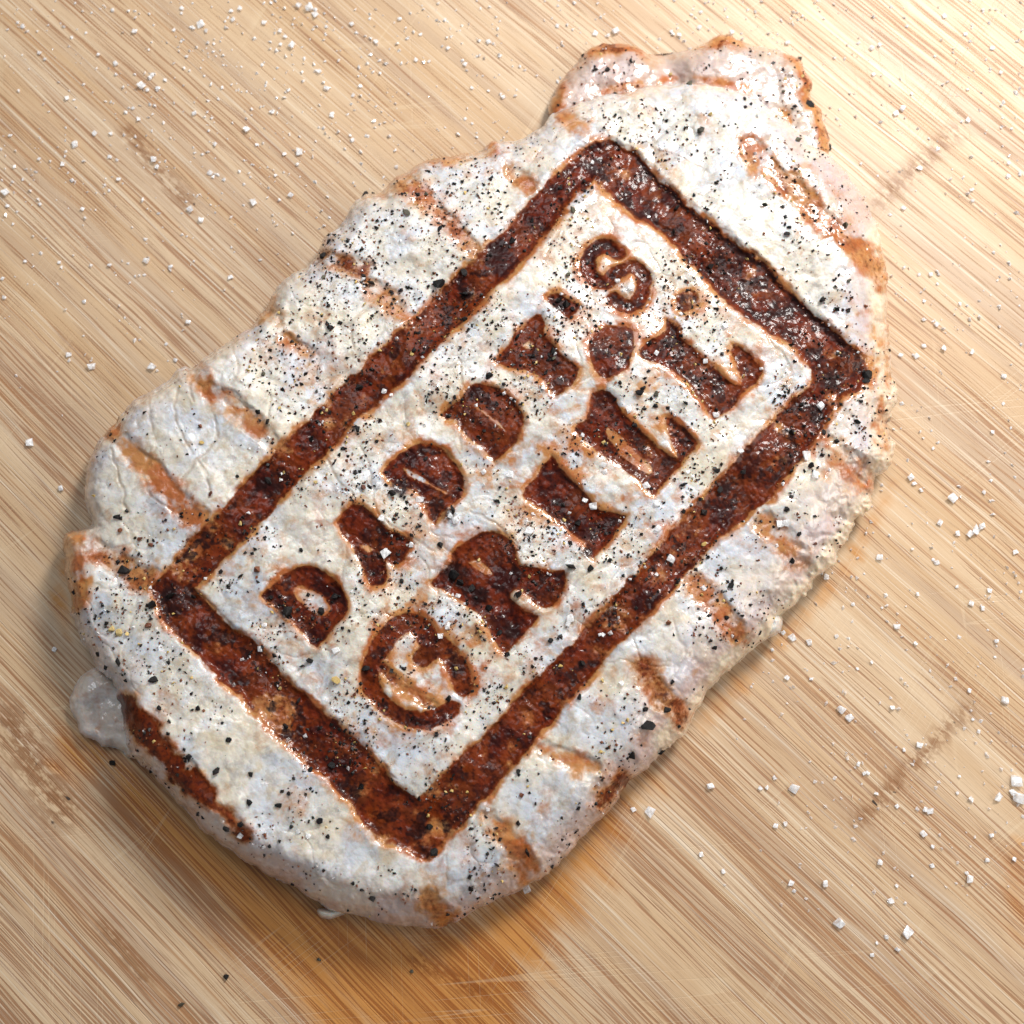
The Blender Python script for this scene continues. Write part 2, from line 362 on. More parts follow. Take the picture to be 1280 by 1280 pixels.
FR_OUT = [(188,738),(224,693),(290,622),(355,553),(407,503),(460,452),(519,397),(565,350),(597,318),(635,285),(663,250),(700,213),(735,182),(759,175),(796,195),(831,230),(862,258),(917,303),(956,331),(995,373),(1034,408),(1073,441),(1088,468),(1075,486),(1053,497),(1010,560),(965,622),(912,660),(849,726),(804,773),(745,835),(730,856),(667,926),(625,978),(590,1018),(556,1052),(535,1074),(520,1070),(470,1048),(440,1010),(412,976),(349,925),(300,872),(279,851),(240,812),(208,780)]
FR_IN = [(243,736),(283,697),(322,656),(364,612),(400,573),(450,523),(497,482),(540,440),(581,398),(620,358),(657,322),(682,293),(710,258),(742,224),(776,256),(823,289),(870,336),(909,379),(956,410),(995,437),(1017,461),(1010,484),(971,519),(921,574),(854,648),(814,694),(768,744),(714,806),(648,869),(597,928),(550,973),(522,999),(505,990),(484,968),(451,928),(400,888),(361,852),(333,816),(283,778)]
def z1(pts): return [(300 + x * .328125, 560 + y * .328125) for x, y in pts]
def z2(pts): return [(460 + x * .328125, 420 + y * .328125) for x, y in pts]
def z3(pts): return [(620 + x * .390625, 160 + y * .390625) for x, y in pts]
# (what, outline, holes, strength, hole strength)
LET = [
 ('D', z1([(85,565),(130,515),(180,470),(250,450),(320,470),(375,520),(408,590),(395,645),(350,690),(295,757),(250,715),(190,655),(130,600)]), [z1([(200,525),(240,515),(305,545),(345,590),(355,620),(325,655),(285,640),(225,600),(195,565)])], 1.0),
 ('A', z1([(370,285),(430,218),(500,245),(560,310),(640,345),(645,400),(590,447),(560,430),(555,490),(545,515),(500,522),(470,470),(430,380)]), [z1([(450,365),(490,360),(515,385),(490,405),(460,390)])], 1.0),
 ('D', z2([(60,520),(130,450),(200,405),(270,420),(330,480),(365,560),(345,620),(310,650),(255,720),(215,655),(185,590),(120,570)]), [z2([(120,500),(160,500),(230,545),(310,595),(295,612),(225,575),(150,540)])], .95),
 ('D', z2([(280,300),(360,230),(385,190),(430,180),(500,205),(560,250),(592,310),(580,370),(540,430),(480,477),(445,430),(380,385),(330,325)]), [z2([(385,238),(430,272),(500,325),(535,368),(515,365),(450,315),(390,262)])], .95),
 ('Y', z3([(0,745),(55,675),(105,612),(148,598),(160,660),(205,720),(262,768),(240,820),(190,857),(150,805),(90,772),(30,762)]), [z3([(75,690),(110,670),(120,705),(95,715)])], .9),
 ("apostrophe", z3([(162,540),(200,528),(245,560),(272,575),(235,607),(200,582)]), [], .95),
 ('I', z2([(592,602),(640,540),(700,458),(730,500),(800,570),(850,632),(900,672),(982,685),(950,740),(860,847),(830,790),(770,742),(700,685),(640,642)]), [], 1.0),
 ('R', z2([(240,940),(320,865),(320,832),(400,770),(470,740),(530,765),(560,812),(572,870),(640,880),(700,900),(745,892),(752,950),(722,1010),(680,1037),(630,1012),(600,982),(560,962),(540,1000),(600,1050),(652,1065),(600,1122),(522,1212),(480,1150),(420,1062),(350,1002),(280,962)]), [z2([(372,862),(420,850),(468,880),(480,918),(440,918),(400,892)])], 1.0),
 ('L', z3([(255,962),(300,910),(310,850),(345,836),(380,865),(392,900),(470,980),(560,1050),(578,1038),(540,950),(562,928),(645,1010),(602,1060),(560,1110),(508,1175),(480,1152),(400,1082),(320,1032),(265,978)]), [z3([(345,955),(380,960),(450,1030),(505,1085),(485,1115),(425,1075),(355,1005)])], .9),
 ('L', z3([(458,722),(480,690),(540,650),(545,615),(582,640),(592,670),(650,720),(720,790),(768,825),(788,800),(748,712),(778,698),(848,760),(842,800),(790,850),(700,935),(650,862),(560,772),(492,742)]), [], .92),
]
S_STROKE = smooth_poly(z3([(392,402),(345,375),(300,410),(300,470),(345,495),(395,460),(440,445),(475,480),(462,540),(425,570),(375,548)]), 4, False)
G_STROKES = [(smooth_poly([(536,801),(515,776),(492,788),(470,815),(461,845),(472,872),(500,894),(530,901),(564,887)], 4, False), 10.5, .86), (smooth_poly([(528,822),(549,808),(569,830),(579,858)], 3, False), 13, .72), (smooth_poly([(474,832),(508,862),(542,884)], 3, False), 7, .40), (smooth_poly([(536,799),(517,778),(492,788),(472,815)], 3, False), 13, .95)]
BLOBS = [(z3([(300,680),(350,635),(430,640),(442,680),(420,770),(350,800),(310,770)]), .78), (z3([(575,540),(610,518),(650,535),(652,575),(615,593),(580,580)]), .55)]
# toasted grill stripes outside the brand: points, width, tan, sear
GM = [
 ([(136,532),(180,578),(215,618),(257,658)], 14, .95, .12), ([(242,468),(270,494)], 11, 1.1, .25), ([(280,492),(310,525),(345,563)], 12, .75, .05),
 ([(359,421),(384,438)], 8, 1.0, .25), ([(460,354),(485,374),(508,396)], 9, .9, .05), ([(396,314),(425,326),(455,335)], 11, .95, .5),
 ([(497,222),(520,240),(547,262),(568,285),(592,312)], 12, .95, .3), ([(596,190),(622,184)], 9, 1.0, .2), ([(637,214),(662,234)], 10, .9, .25),
 ([(328,386),(346,396)], 8, 1.1, .4), ([(708,148),(730,160),(752,178)], 12, .8, .05), ([(935,182),(965,212),(1000,245),(1040,284),(1075,312),(1108,350)], 13, 1.15, .3),
 ([(1010,540),(1045,572),(1085,602)], 20, .72, .0), ([(955,652),(975,672),(997,697)], 13, .8, .1),
 ([(864,731),(892,755),(924,794)], 14, .95, .2), ([(803,836),(825,866),(850,898)], 13, 1.0, .45), ([(683,940),(710,948),(738,960)], 12, .85, 0),
 ([(750,996),(764,988),(777,979)], 13, 1.1, .6), ([(613,1026),(640,1055),(667,1098)], 14, .95, .25), ([(531,1123),(545,1136),(558,1148)], 12, 1.0, .3),
 ([(156,882),(189,922),(225,965),(255,991)], 15, 1.2, .85), ([(262,1002),(285,1022),(306,1044)], 10, 1.0, .5), ([(119,688),(150,706),(191,728)], 16, .9, .3),
 ([(90,670),(86,700),(92,745)], 15, 1.5, .25)]
CREASE = [[(480,368),(455,390),(441,405),(440,430),(444,458)], [(398,400),(395,430),(382,458)], [(451,560),(462,590),(470,638),(500,662),(545,690)], [(405,560),(418,592),(440,618)],
 [(188,499),(187,520),(191,538)], [(224,489),(217,518),(228,545),(240,568)], [(270,522),(270,552),(247,574),(228,600)], [(247,574),(258,592),(262,620)], [(247,462),(238,480),(240,500)],
 [(248,742),(300,790),(345,832)], [(545,270),(562,278),(575,290)], [(590,640),(625,660),(650,690)], [(575,450),(577,480),(576,520),(574,560)], [(290,430),(298,460),(290,480)],
 [(960,420),(985,455),(990,480)], [(700,290),(690,305),(680,325)], [(655,870),(675,890),(700,905)], [(195,560),(180,590),(190,620),(215,640)], [(140,560),(150,600),(160,640)]]
STEP = 1.25
FLAP = [(684,142),(694,112),(712,88),(732,66),(752,55),(785,55),(806,66),(826,68),(858,62),(888,50),(908,42),(920,50),(948,56),(975,64),(1000,74),(1008,92),(1016,104),(1012,122),(1026,134),(1030,155),(1038,186),(1020,230),(960,230),(880,190),(780,180),(715,170)]

def profile(d, R, z0, H):
    t = np.clip(d / R, 0, 1); return z0 + (H - z0) * np.sqrt(np.clip(1 - (1 - t) ** 2, 0, 1))
def main_fields():
    u = np.arange(60, 1150, STEP); v = np.arange(85, 1180, STEP); U, V = np.meshgrid(u, v)
    # ragged outline
    wu = U + (fbm(U, V, 26, 1) - .5) * 9 + (fbm(U, V, 8, 5, 2) - .5) * 3; wv = V + (fbm(U, V, 26, 2) - .5) * 9 + (fbm(U, V, 8, 6, 2) - .5) * 3
    rag = ss(900, 1080, U) * ss(420, 480, V) * ss(900, 800, V)
    wv = wv + rag * (fbm(U, V, 9, 8, 2) - .5) * 8; wu = wu + rag * (fbm(U, V, 9, 9, 2) - .5) * 8
    d = sdf(wu, wv, smooth_poly(OUT, 2))
    # height
    rt = ss(-150, 350, (U - 640) * .8 + (V - 640) * .6)
    lw = ss(700, 1100, V)
    R = 20 + 50 * rt + 14 * lw * (1 - rt)
    topj = np.exp(-(line_d(U, V, [(690,143),(780,116),(860,106),(940,122),(1030,190)]) / 40) ** 2)
    z0 = 3.0 + 3.2 * topj
    H = 12.2 + 1.6 * (fbm(U, V, 260, 20, 2) - .5) + 1.8 * (fbm(U, V, 90, 21, 2) - .5) - 2.0 * ss(330, 120, V) - 1.2 * ss(250, 90, U) - 1.5 * ss(950, 1150, V)
    z = profile(d, R, z0, H)
    z = z + (.55 * (fbm(U, V, 34, 22, 3) - .5) + .14 * (fbm(U, V, 11, 23, 3) - .5)) * ss(0, 14, d)
    z = np.where(d < 0, z0 + d * .3, z)
    # creases
    cu = U + (fbm(U, V, 60, 30, 3) - .5) * 46; cv = V + (fbm(U, V, 60, 33, 3) - .5) * 46
    f1, f2 = worley(cu * .8 + cv * .6, (cv * .8 - cu * .6) * .62, 42, 3)
    gate = ss(.47, .62, fbm(U, V, 120, 36, 2))
    cr = ss(.075, 0, f2 - f1) * gate * ss(4, 24, d) * .5
    g1_, g2_ = worley(cu, cv, 19, 8)
    cr2 = ss(.16, 0, g2_ - g1_) * ss(.5, .64, fbm(U, V, 80, 41, 2)) * .35
    wu2 = U + (fbm(U, V, 14, 43, 2) - .5) * 6; wv2 = V + (fbm(U, V, 14, 45, 2) - .5) * 6
    for ln in CREASE: cr = np.maximum(cr, ss(3.2, .3, line_d(wu2, wv2, smooth_poly(ln, 3, False))) * (.45 + .55 * fbm(U, V, 20, 47, 2)))
    pillow = (np.minimum(f2 - f1, .5) - .25) * .7 * gate
    # sear
    eu = U + (fbm(U, V, 15, 50, 3) - .5) * 8; ev = V + (fbm(U, V, 15, 53, 3) - .5) * 8
    part = np.zeros(U.shape, int); names = {}
    fr = np.minimum(sdf(eu, ev, FR_OUT), -sdf(eu, ev, FR_IN))
    mott = fbm(U, V, 30, 60, 3)
    sear = ss(-4.5, 4.5, fr) * (.50 + 1.15 * (mott - .25)); near = fr.copy()
    mo2 = fbm(U, V, 20, 63, 3); sear = sear * (.68 + .32 * ss(.27, .46, mo2))
    for cx, cy, cr_, am in [(545,1034,13,.85),(330,878,24,.5),(345,905,18,.5),(365,636,8,.8),(285,678,9,.8),(640,935,12,.6),(700,900,9,.5),(1038,498,8,.8),(972,535,9,.7),(918,598,8,.5),(408,530,8,.8),(588,368,9,.5),(655,300,12,.4),(748,812,9,.6),(500,1000,10,.4),(830,720,8,.5),(240,690,7,.5),(1035,440,10,.3),(455,495,9,.4)]:
        sear = sear * (1 - am * np.exp(-((U - cx) ** 2 + (V - cy) ** 2) / cr_ ** 2))
    depth = ss(-9, 9, fr) * 1.0
    part[fr > 0] = 1; names[1] = 'brand_frame'
    pid = 2
    def win(pts, mrg=30):
        p = np.array(pts); x0 = max(int((p[:, 0].min() - mrg - 60) / STEP), 0); x1 = int((p[:, 0].max() + mrg - 60) / STEP)
        y0 = max(int((p[:, 1].min() - mrg - 85) / STEP), 0); y1 = int((p[:, 1].max() + mrg - 85) / STEP); return slice(y0, y1), slice(x0, x1)
    eu = U + (eu - U) * .55; ev = V + (ev - V) * .55
    def put(sl, s, strength, dep, name, thr=0.0, full=None):
        nonlocal pid
        m = (.66 + .9 * (mott[sl] - .3)) * strength
        sear[sl] = np.maximum(sear[sl], ss(-3.8, 3.6, s) * m)
        depth[sl] = np.maximum(depth[sl], ss(-7, 7, s if full is None else full) * dep * .62); near[sl] = np.maximum(near[sl], s)
        if name: part[sl] = np.where(s > thr, pid, part[sl]); names[pid] = name; pid += 1
    for ch, poly, holes, st in LET:
        sl = win(poly); s = sdf(eu[sl], ev[sl], smooth_poly(poly, 2)); full = s
        for h in holes: s = np.minimum(s, -sdf(eu[sl], ev[sl], smooth_poly(h, 2)) + 2.6)
        put(sl, s, st, 1.0, 'brand_letter' if ch != 'apostrophe' else 'brand_apostrophe', 0.0, full)
    sl = win(S_STROKE); put(sl, 8.6 - line_d(eu[sl], ev[sl], S_STROKE), .98, 1.0, 'brand_letter')
    p0 = pid
    for k, (st, wd, sg) in enumerate(G_STROKES):
        sl = win(st); pid = p0; put(sl, wd - line_d(eu[sl], ev[sl], st), sg, .7, 'brand_letter')
    for poly, sg in BLOBS:
        sl = win(poly); put(sl, sdf(eu[sl], ev[sl], smooth_poly(poly, 2)), sg, .35, 'scorch_spot')
    # char along the edges of the brand, with shade painted on its upper right wall
    char_shade = .95 * ss(.52, .70, fbm(U, V, 17, 70, 3)) * ss(1, 6, near) * .9
    ur = line_d(U, V, [(800,200),(865,262),(920,308),(960,336),(1035,412),(1076,446)])
    char_shade = np.maximum(char_shade, ss(13, 3, ur) * ss(-2, 3, fr) * (.6 + .6 * mott))
    for (cx, cy, cr_) in [(212,745,16),(355,765,13),(565,715,18),(500,610,14),(560,645,12),(585,368,12),(600,745,16),(640,790,14),(1040,475,16),(1020,520,12),(905,610,14),(735,690,10),(700,380,10),(530,1060,14)]:
        char_shade = np.maximum(char_shade, 1.15 * np.exp(-((U - cx) ** 2 + (V - cy) ** 2) / cr_ ** 2) * (.5 + mott))
    # toasting
    halo = .60 * ss(-11, 0, near) * ss(.35, .62, fbm(U, V, 26, 85, 3)) + np.exp(-np.clip(-near, 0, 99) / 6) * .8 * (.3 + 1.1 * fbm(U, V, 22, 80, 3))
    halo += np.exp(-np.clip(-near, 0, 99) / 20) * .30 * ss(.45, .7, fbm(U, V, 34, 82, 3))
    tan = np.where(near > 0, 1.15, halo)
    tan = tan + .35 * ss(.48, .66, fbm(U, V, 16, 81, 4)) * ss(0, 20, sdf(U, V, FR_IN))
    for poly, a in [([(700,480),(800,560),(860,640),(760,720),(640,640)], .25), ([(470,770),(560,720),(640,830),(560,900),(450,870)], .28), ([(790,400),(900,470),(880,560),(760,500)], .2), ([(700,560),(600,560),(560,660),(640,720)], .18)]:
        tan = tan + a * ss(-25, 15, sdf(eu, ev, poly)) * ss(.38, .62, fbm(U, V, 20, 84, 3)) * 1.4
    gp0 = pid
    gu = U + (fbm(U, V, 20, 88, 3) - .5) * 16; gv = V + (fbm(U, V, 20, 90, 3) - .5) * 16
    for pts, wd, ta, se in GM:
        sl = win(pts, 40); s = wd * 1.0 - line_d(gu[sl], gv[sl], pts)
        k = .5 + .65 * ss(.2, .62, fbm(U[sl], V[sl], 18, 92, 3))
        tan[sl] = np.maximum(tan[sl], ta * 1.05 * ss(-18, 12, s) * k); sear[sl] = np.maximum(sear[sl], se * .78 * ss(-8, 9, s) * k)
        depth[sl] = np.maximum(depth[sl], .35 * ss(-5, 6, s))
        part[sl] = np.where((s > 0) & (part[sl] == 0), pid, part[sl]); names[pid] = 'grill_mark'; pid += 1
    tan = np.maximum(tan, .42 * ss(.57, .72, fbm(U, V, 40, 95, 3)) * ss(5, 30, d))
    # fat along the right rim, pink flesh along the sides
    rim = line_d(U, V, [(1098,300),(1108,380),(1112,450),(1112,520),(1104,590),(1068,662),(1030,720),(975,782),(900,855),(840,925)])
    fat = .8 * ss(30, 12, rim + (fbm(U, V, 25, 97, 3) - .5) * 22)
    fat = np.maximum(fat, .35 * ss(.56, .7, fbm(U, V, 45, 98, 3)))
    tan = tan + 1.0 * ss(28, 8, line_d(gu, gv, [(1104,400),(1102,460),(1106,500),(1100,550)])) * fbm(U, V, 10, 99, 2)
    part[(rim < 20) & (part == 0)] = pid; names[pid] = 'fat_rim'; pid += 1
    side = ss(46, 12, d) * (.25 + .75 * ss(600, 1000, V)) + .6 * np.exp(-((U - 500) ** 2 + (V - 1125) ** 2) / 90 ** 2) * ss(60, 20, d) + .45 * np.exp(-((U - 940) ** 2 + (V - 185) ** 2) / 22 ** 2)
    gold = ss(16, 3, d + (fbm(U, V, 16, 110, 3) - .5) * 14) * (np.exp(-((U - 550) ** 2 + (V - 205) ** 2) / 70 ** 2) + .9 * np.exp(-((U - 405) ** 2 + (V - 315) ** 2) / 24 ** 2) + .9 * np.exp(-((U - 335) ** 2 + (V - 390) ** 2) / 20 ** 2) + .5 * ss(.5, .62, fbm(U, V, 60, 112, 2)))
    tan = np.maximum(tan, gold * .9)
    side = side + .8 * ss(80, 15, d) * ss(700, 900, U + .3 * V - 260)
    pink = np.clip(side * (.3 + fbm(U, V, 50, 100, 3)), 0, 1) + .5 * np.exp(-(line_d(U, V, [(1050,560),(980,680),(900,780),(820,890)]) / 40) ** 2) * fbm(U, V, 40, 101)
    z = z - depth * ss(0, 20, d) - cr * .13 - cr2 * .05 + pillow * .45 * ss(0, 20, d) - .25 * sear * 0 + (rag * (fbm(U, V, 10, 102, 2) - .5) * .5) * ss(40, 10, d)
    z = z + near.clip(0, 1) * .25 * (fbm(U, V, 6, 103, 2) - .5)
    crease = np.clip(cr + cr2 * .6, 0, 1)
    c1 = np.stack([sear.clip(0, 1.2), tan.clip(0, 1.3), fat], -1); c2 = np.stack([crease, pink.clip(0, 1), char_shade.clip(0, 1)], -1)
    return U, V, d, z * MM, z0 * MM, c1, c2, part, names

def sheet(U, V, d, z, z0, c1, c2, part, names, parent, skirt_name, mat, inset=5.0):
    gy, gx = np.gradient(d); g = np.hypot(gx, gy) + 1e-6
    near = (d < 0) & (d > -STEP * 1.45)
    U2 = np.where(near, U - d / STEP * gx / g * STEP, U); V2 = np.where(near, V - d / STEP * gy / g * STEP, V)
    Z2 = np.where(near, z0, z)
    Pw = P(U2, V2, Z2)
    Ps = P(U, V, np.where(d < 0, z0 + d * .0003, z))
    du = np.gradient(Ps, axis=1); dv = np.gradient(Ps, axis=0)
    N = np.cross(dv, du); N /= np.linalg.norm(N, axis=-1, keepdims=True) + 1e-12
    if N[..., 2].mean() < 0: N = -N
    ok = (d > 0) | near
    cell = ok[:-1, :-1] & ok[:-1, 1:] & ok[1:, 1:] & ok[1:, :-1]
    H, W = U.shape; idx = np.arange(H * W).reshape(H, W)
    Q = np.stack([idx[:-1, :-1], idx[1:, :-1], idx[1:, 1:], idx[:-1, 1:]], -1)
    Vf = Pw.reshape(-1, 3); Nf = N.reshape(-1, 3); A1 = c1.reshape(-1, 3); A2 = c2.reshape(-1, 3)
    pc = part[:-1, :-1]
    org = np.array(parent.location)
    counts = {}
    for p in np.unique(pc[cell]):
        q = Q[cell & (pc == p)]
        if len(q) < 12: q0 = q; names.setdefault(p, 'x')
        used, inv = np.unique(q, return_inverse=True)
        me = mesh_np(names[p], Vf[used] - org, inv.reshape(q.shape), {'cook': A1[used], 'cook2': A2[used]}, Nf[used])
        o = obj(names[p], me, mat, parent); counts[p] = o
    # skirt below the silhouette
    qa = Q[cell]; E = np.concatenate([qa[:, [0, 1]], qa[:, [1, 2]], qa[:, [2, 3]], qa[:, [3, 0]]])
    key = E.min(1).astype(np.int64) * H * W + E.max(1); un, ix, ct = np.unique(key, return_index=True, return_counts=True)
    B = E[ix[ct == 1]]
    used, inv = np.unique(B, return_inverse=True); B = inv.reshape(B.shape); n = len(used)
    inw = np.stack([gx.ravel()[used], -gy.ravel()[used]], -1); inw /= np.linalg.norm(inw, axis=1, keepdims=True) + 1e-9
    base = Vf[used]; lv = [(0, 1.0), (.35, .72), (1.3, .42), (2.6, .15), (3.4, -.02)]; k = inset / 5.0
    rings = []; nr = []
    for off_, hz in lv:
        r = base.copy(); r[:, :2] += inw * off_ * MM * k; r[:, 2] = base[:, 2] * hz; rings.append(r)
        nn = np.concatenate([-inw, np.full((n, 1), .5 - 1.1 * (1 - hz))], 1); nr.append(nn / np.linalg.norm(nn, axis=1, keepdims=True))
    nr[0] = Nf[used]
    VV = np.concatenate(rings) - org; F = []
    for j in range(len(lv) - 1): F.append(np.stack([B[:, 1] + j * n, B[:, 0] + j * n, B[:, 0] + (j + 1) * n, B[:, 1] + (j + 1) * n], -1))
    s1 = np.tile(A1[used], (len(lv), 1)); s2 = np.tile(A2[used], (len(lv), 1))
    obj(skirt_name, mesh_np(skirt_name, VV, np.concatenate(F), {'cook': s1, 'cook2': s2}, np.concatenate(nr)), mat, parent)
    return counts

chop = empty('pork_chop', P(600, 640, 0).tolist(), label='large grilled pork chop branded with the framed words DADDY\'S GRILL, lying on the bamboo board', category='pork chop')
MU, MV, MD, MZ, MZ0, c1, c2, part, names = main_fields()
names[0] = 'meat'
cnt = sheet(MU, MV, MD, MZ, MZ0, c1, c2, part, names, chop, 'meat_side', M_MEAT)
for k, o in cnt.items():
    if names[k] == 'brand_frame': o['label'] = 'dark red-brown seared rectangular frame pressed into the meat'
letlab = ['first D of DADDY\'S', 'A of DADDY\'S', 'second D of DADDY\'S', 'third D of DADDY\'S', 'Y of DADDY\'S', 'apostrophe of DADDY\'S', 'I of GRILL', 'R of GRILL', 'first L of GRILL', 'last L of GRILL', 'S of DADDY\'S', 'G of GRILL']
for i, s in enumerate(letlab):
    if 2 + i in cnt: cnt[2 + i]['label'] = 'burnt-in letter, ' + s if 'apos' not in s else 'burnt-in ' + s

def extra(outline, zfun, z0, H, R, seed, name, skirt, colours, box, inset=3.0, raw=6):
    u = np.arange(box[0], box[1], STEP); v = np.arange(box[2], box[3], STEP); U, V = np.meshgrid(u, v)
    wu = U + (fbm(U, V, 16, seed, 3) - .5) * raw; wv = V + (fbm(U, V, 16, seed + 1, 3) - .5) * raw
    d = sdf(wu, wv, smooth_poly(outline, 3)); z0a = np.full(U.shape, z0)
    z = profile(d, R, z0, H) + ss(0, 12, d) * (1.0 * (fbm(U, V, 30, seed + 2, 3) - .5) + .3 * (fbm(U, V, 9, seed + 3, 2) - .5)) + zfun(U, V, d)
    c1_, c2_ = colours(U, V, d)
    sheet(U, V, d, z * MM, z0a * MM, c1_, c2_, np.zeros(U.shape, int), {0: name}, chop, skirt, M_MEAT, inset)
    return U, V, d, z * MM
def flap_col(U, V, d):
    n = fbm(U, V, 24, 203, 3)
    pk = ss(850, 780, U) * 1.0 + .75 * n * ss(1040, 860, U) + .55
    edge = ss(20, 3, d + (n - .5) * 22)
    hot = np.exp(-((U - 905) ** 2 + (V - 50) ** 2) / 26 ** 2) + np.exp(-((U - 770) ** 2 + (V - 55) ** 2) / 42 ** 2) + .9 * np.exp(-(line_d(U, V, [(1000,75),(1012,120),(1032,180)]) / 15) ** 2) + np.exp(-((U - 700) ** 2 + (V - 125) ** 2) / 24 ** 2) + .6 * np.exp(-((U - 815) ** 2 + (V - 95) ** 2) / 16 ** 2)
    tan = edge * (.25 + 1.0 * hot.clip(0, 1)) * (.6 + .8 * n) + .35 * hot * n
    tan = tan + .35 * ss(.55, .7, fbm(U, V, 12, 207, 2)) * ss(900, 1000, U)
    sear = .45 * edge * hot.clip(0, 1) * ss(.45, .65, fbm(U, V, 9, 209, 2))
    z = np.zeros_like(U)
    tan = tan + 1.1 * np.exp(-((line_d(U, V, [(690,143),(730,128),(780,114),(820,107),(860,104),(900,108),(940,120),(980,148)]) - 6) / 6) ** 2) * ss(.35, .6, n)  # step shadow of the slab painted as a brown line along the junction
    return np.stack([sear, tan, edge * .3], -1), np.stack([.45 * ss(.4, .7, fbm(U, V, 30, 211, 4)) + .2, pk.clip(0, 1), z], -1)  # flap's own pink, darkened in place of the step shadow it lacks
FU, FV, FD, FZ = extra(FLAP, lambda U, V, d: 1.6 * np.exp(-(line_d(U, V, [(830,70),(845,110),(860,150)]) / 16) ** 2) * -1 + 1.0 * np.exp(-((U - 900) ** 2 + (V - 85) ** 2) / 40 ** 2), 1.2, 4.3, 20, 200, 'meat_flap', 'flap_side', flap_col, (660, 1060, 25, 250))
def shred_col(U, V, d):
    n = fbm(U, V, 14, 223, 3); z = np.zeros_like(U)
    return np.stack([z, .35 * ss(.5, .7, n), .25 * n], -1), np.stack([.5 * ss(.03, 0, abs(n - .5)), .25 + .5 * n, z], -1)
SH = [(88,872),(96,852),(112,840),(130,835),(150,850),(175,900),(180,940),(160,950),(148,935),(128,932),(118,925),(100,918),(96,905),(90,890)]
extra(SH, lambda U, V, d: 1.2 * np.exp(-((U - 112) ** 2 + (V - 862) ** 2) / 18 ** 2), 0.8, 3.0, 14, 220, 'meat_shred', 'shred_side', shred_col, (70, 195, 820, 965), 2.0, 8)
def small_col(U, V, d):
    n = fbm(U, V, 10, 233, 3); z = np.zeros_like(U); return np.stack([z, .2 * n, .6 * n], -1), np.stack([z, .3 * n, z], -1)
extra([(400,1146),(398,1137),(412,1136),(428,1134),(432,1142),(420,1147),(410,1150)], lambda U, V, d: 0 * U, .8, 3.0, 7, 230, 'meat_shred', 'shred_side', small_col, (385, 445, 1122, 1162), 1.0, 3)
extra([(952,772),(960,762),(972,765),(979,776),(974,790),(962,797),(951,792),(946,782)], lambda U, V, d: 0 * U, 2.4, 6.4, 10, 240, 'fat_nub', 'fat_nub_side', small_col, (935, 990, 752, 808), 1.5, 4)

def zat(u, v):
    """surface height under a layout point (m) and whether it is on the meat"""
    i = int(round((v - 85) / STEP)); j = int(round((u - 60) / STEP))
    if 1 <= i < MD.shape[0] - 1 and 1 <= j < MD.shape[1] - 1 and MD[i, j] > 1.5: return float(MZ[i, j]), 1
    i = int(round((v - 25) / STEP)); j = int(round((u - 660) / STEP))
    if 1 <= i < FD.shape[0] - 1 and 1 <= j < FD.shape[1] - 1 and FD[i, j] > 1.5: return float(FZ[i, j]), 1
    return 0.0, 0

# ------------------------------------------------------------------ seasoning
def chunk(name, seed, kind):
    R = np.random.RandomState(seed)
    import bmesh
    bm = bmesh.new()
    if kind == 'pepper':
        pts = R.normal(size=(13, 3)); pts /= np.linalg.norm(pts, axis=1, keepdims=True); pts *= (.72 + .4 * R.rand(13, 1)); pts *= np.array([1, .55 + .4 * R.rand(), .42 + .2 * R.rand()])
    elif kind == 'salt':
        pts = np.array([[x, y, z] for x in (-1, 1) for y in (-1, 1) for z in (-1, 1)], float) * np.array([.62 + .2 * R.rand(), .5 + .3 * R.rand(), .42])
        pts = pts + R.normal(size=pts.shape) * .17; ex = R.normal(size=(4, 3)); ex /= np.linalg.norm(ex, axis=1, keepdims=True); pts = np.concatenate([pts, ex * .72])
    vs = [bm.verts.new(p * .5) for p in pts]
    r = bmesh.ops.convex_hull(bm, input=vs)
    loose = [v for v in bm.verts if not v.link_faces]
    bmesh.ops.delete(bm, geom=loose, context='VERTS')
    if kind == 'salt':
        bmesh.ops.bevel(bm, geom=bm.edges[:], offset=.07, segments=2, affect='EDGES', profile=.6, clamp_overlap=True)
        for f in bm.faces: f.smooth = True
    me = bpy.data.meshes.new(name); bm.to_mesh(me); bm.free(); return me
PEP = {}
for key, mt in (('k', M_PEP), ('g', M_PEPG), ('r', M_PEPR), ('y', M_GARLIC)):
    PEP[key] = []
    for s in range(7):
        me = chunk('flake', s + 40, 'pepper'); me.materials.append(mt); PEP[key].append(me)
SALT = []
for s in range(9):
    me = chunk('salt_crystal', s + 80, 'salt'); me.materials.append(M_SALT); SALT.append(me)

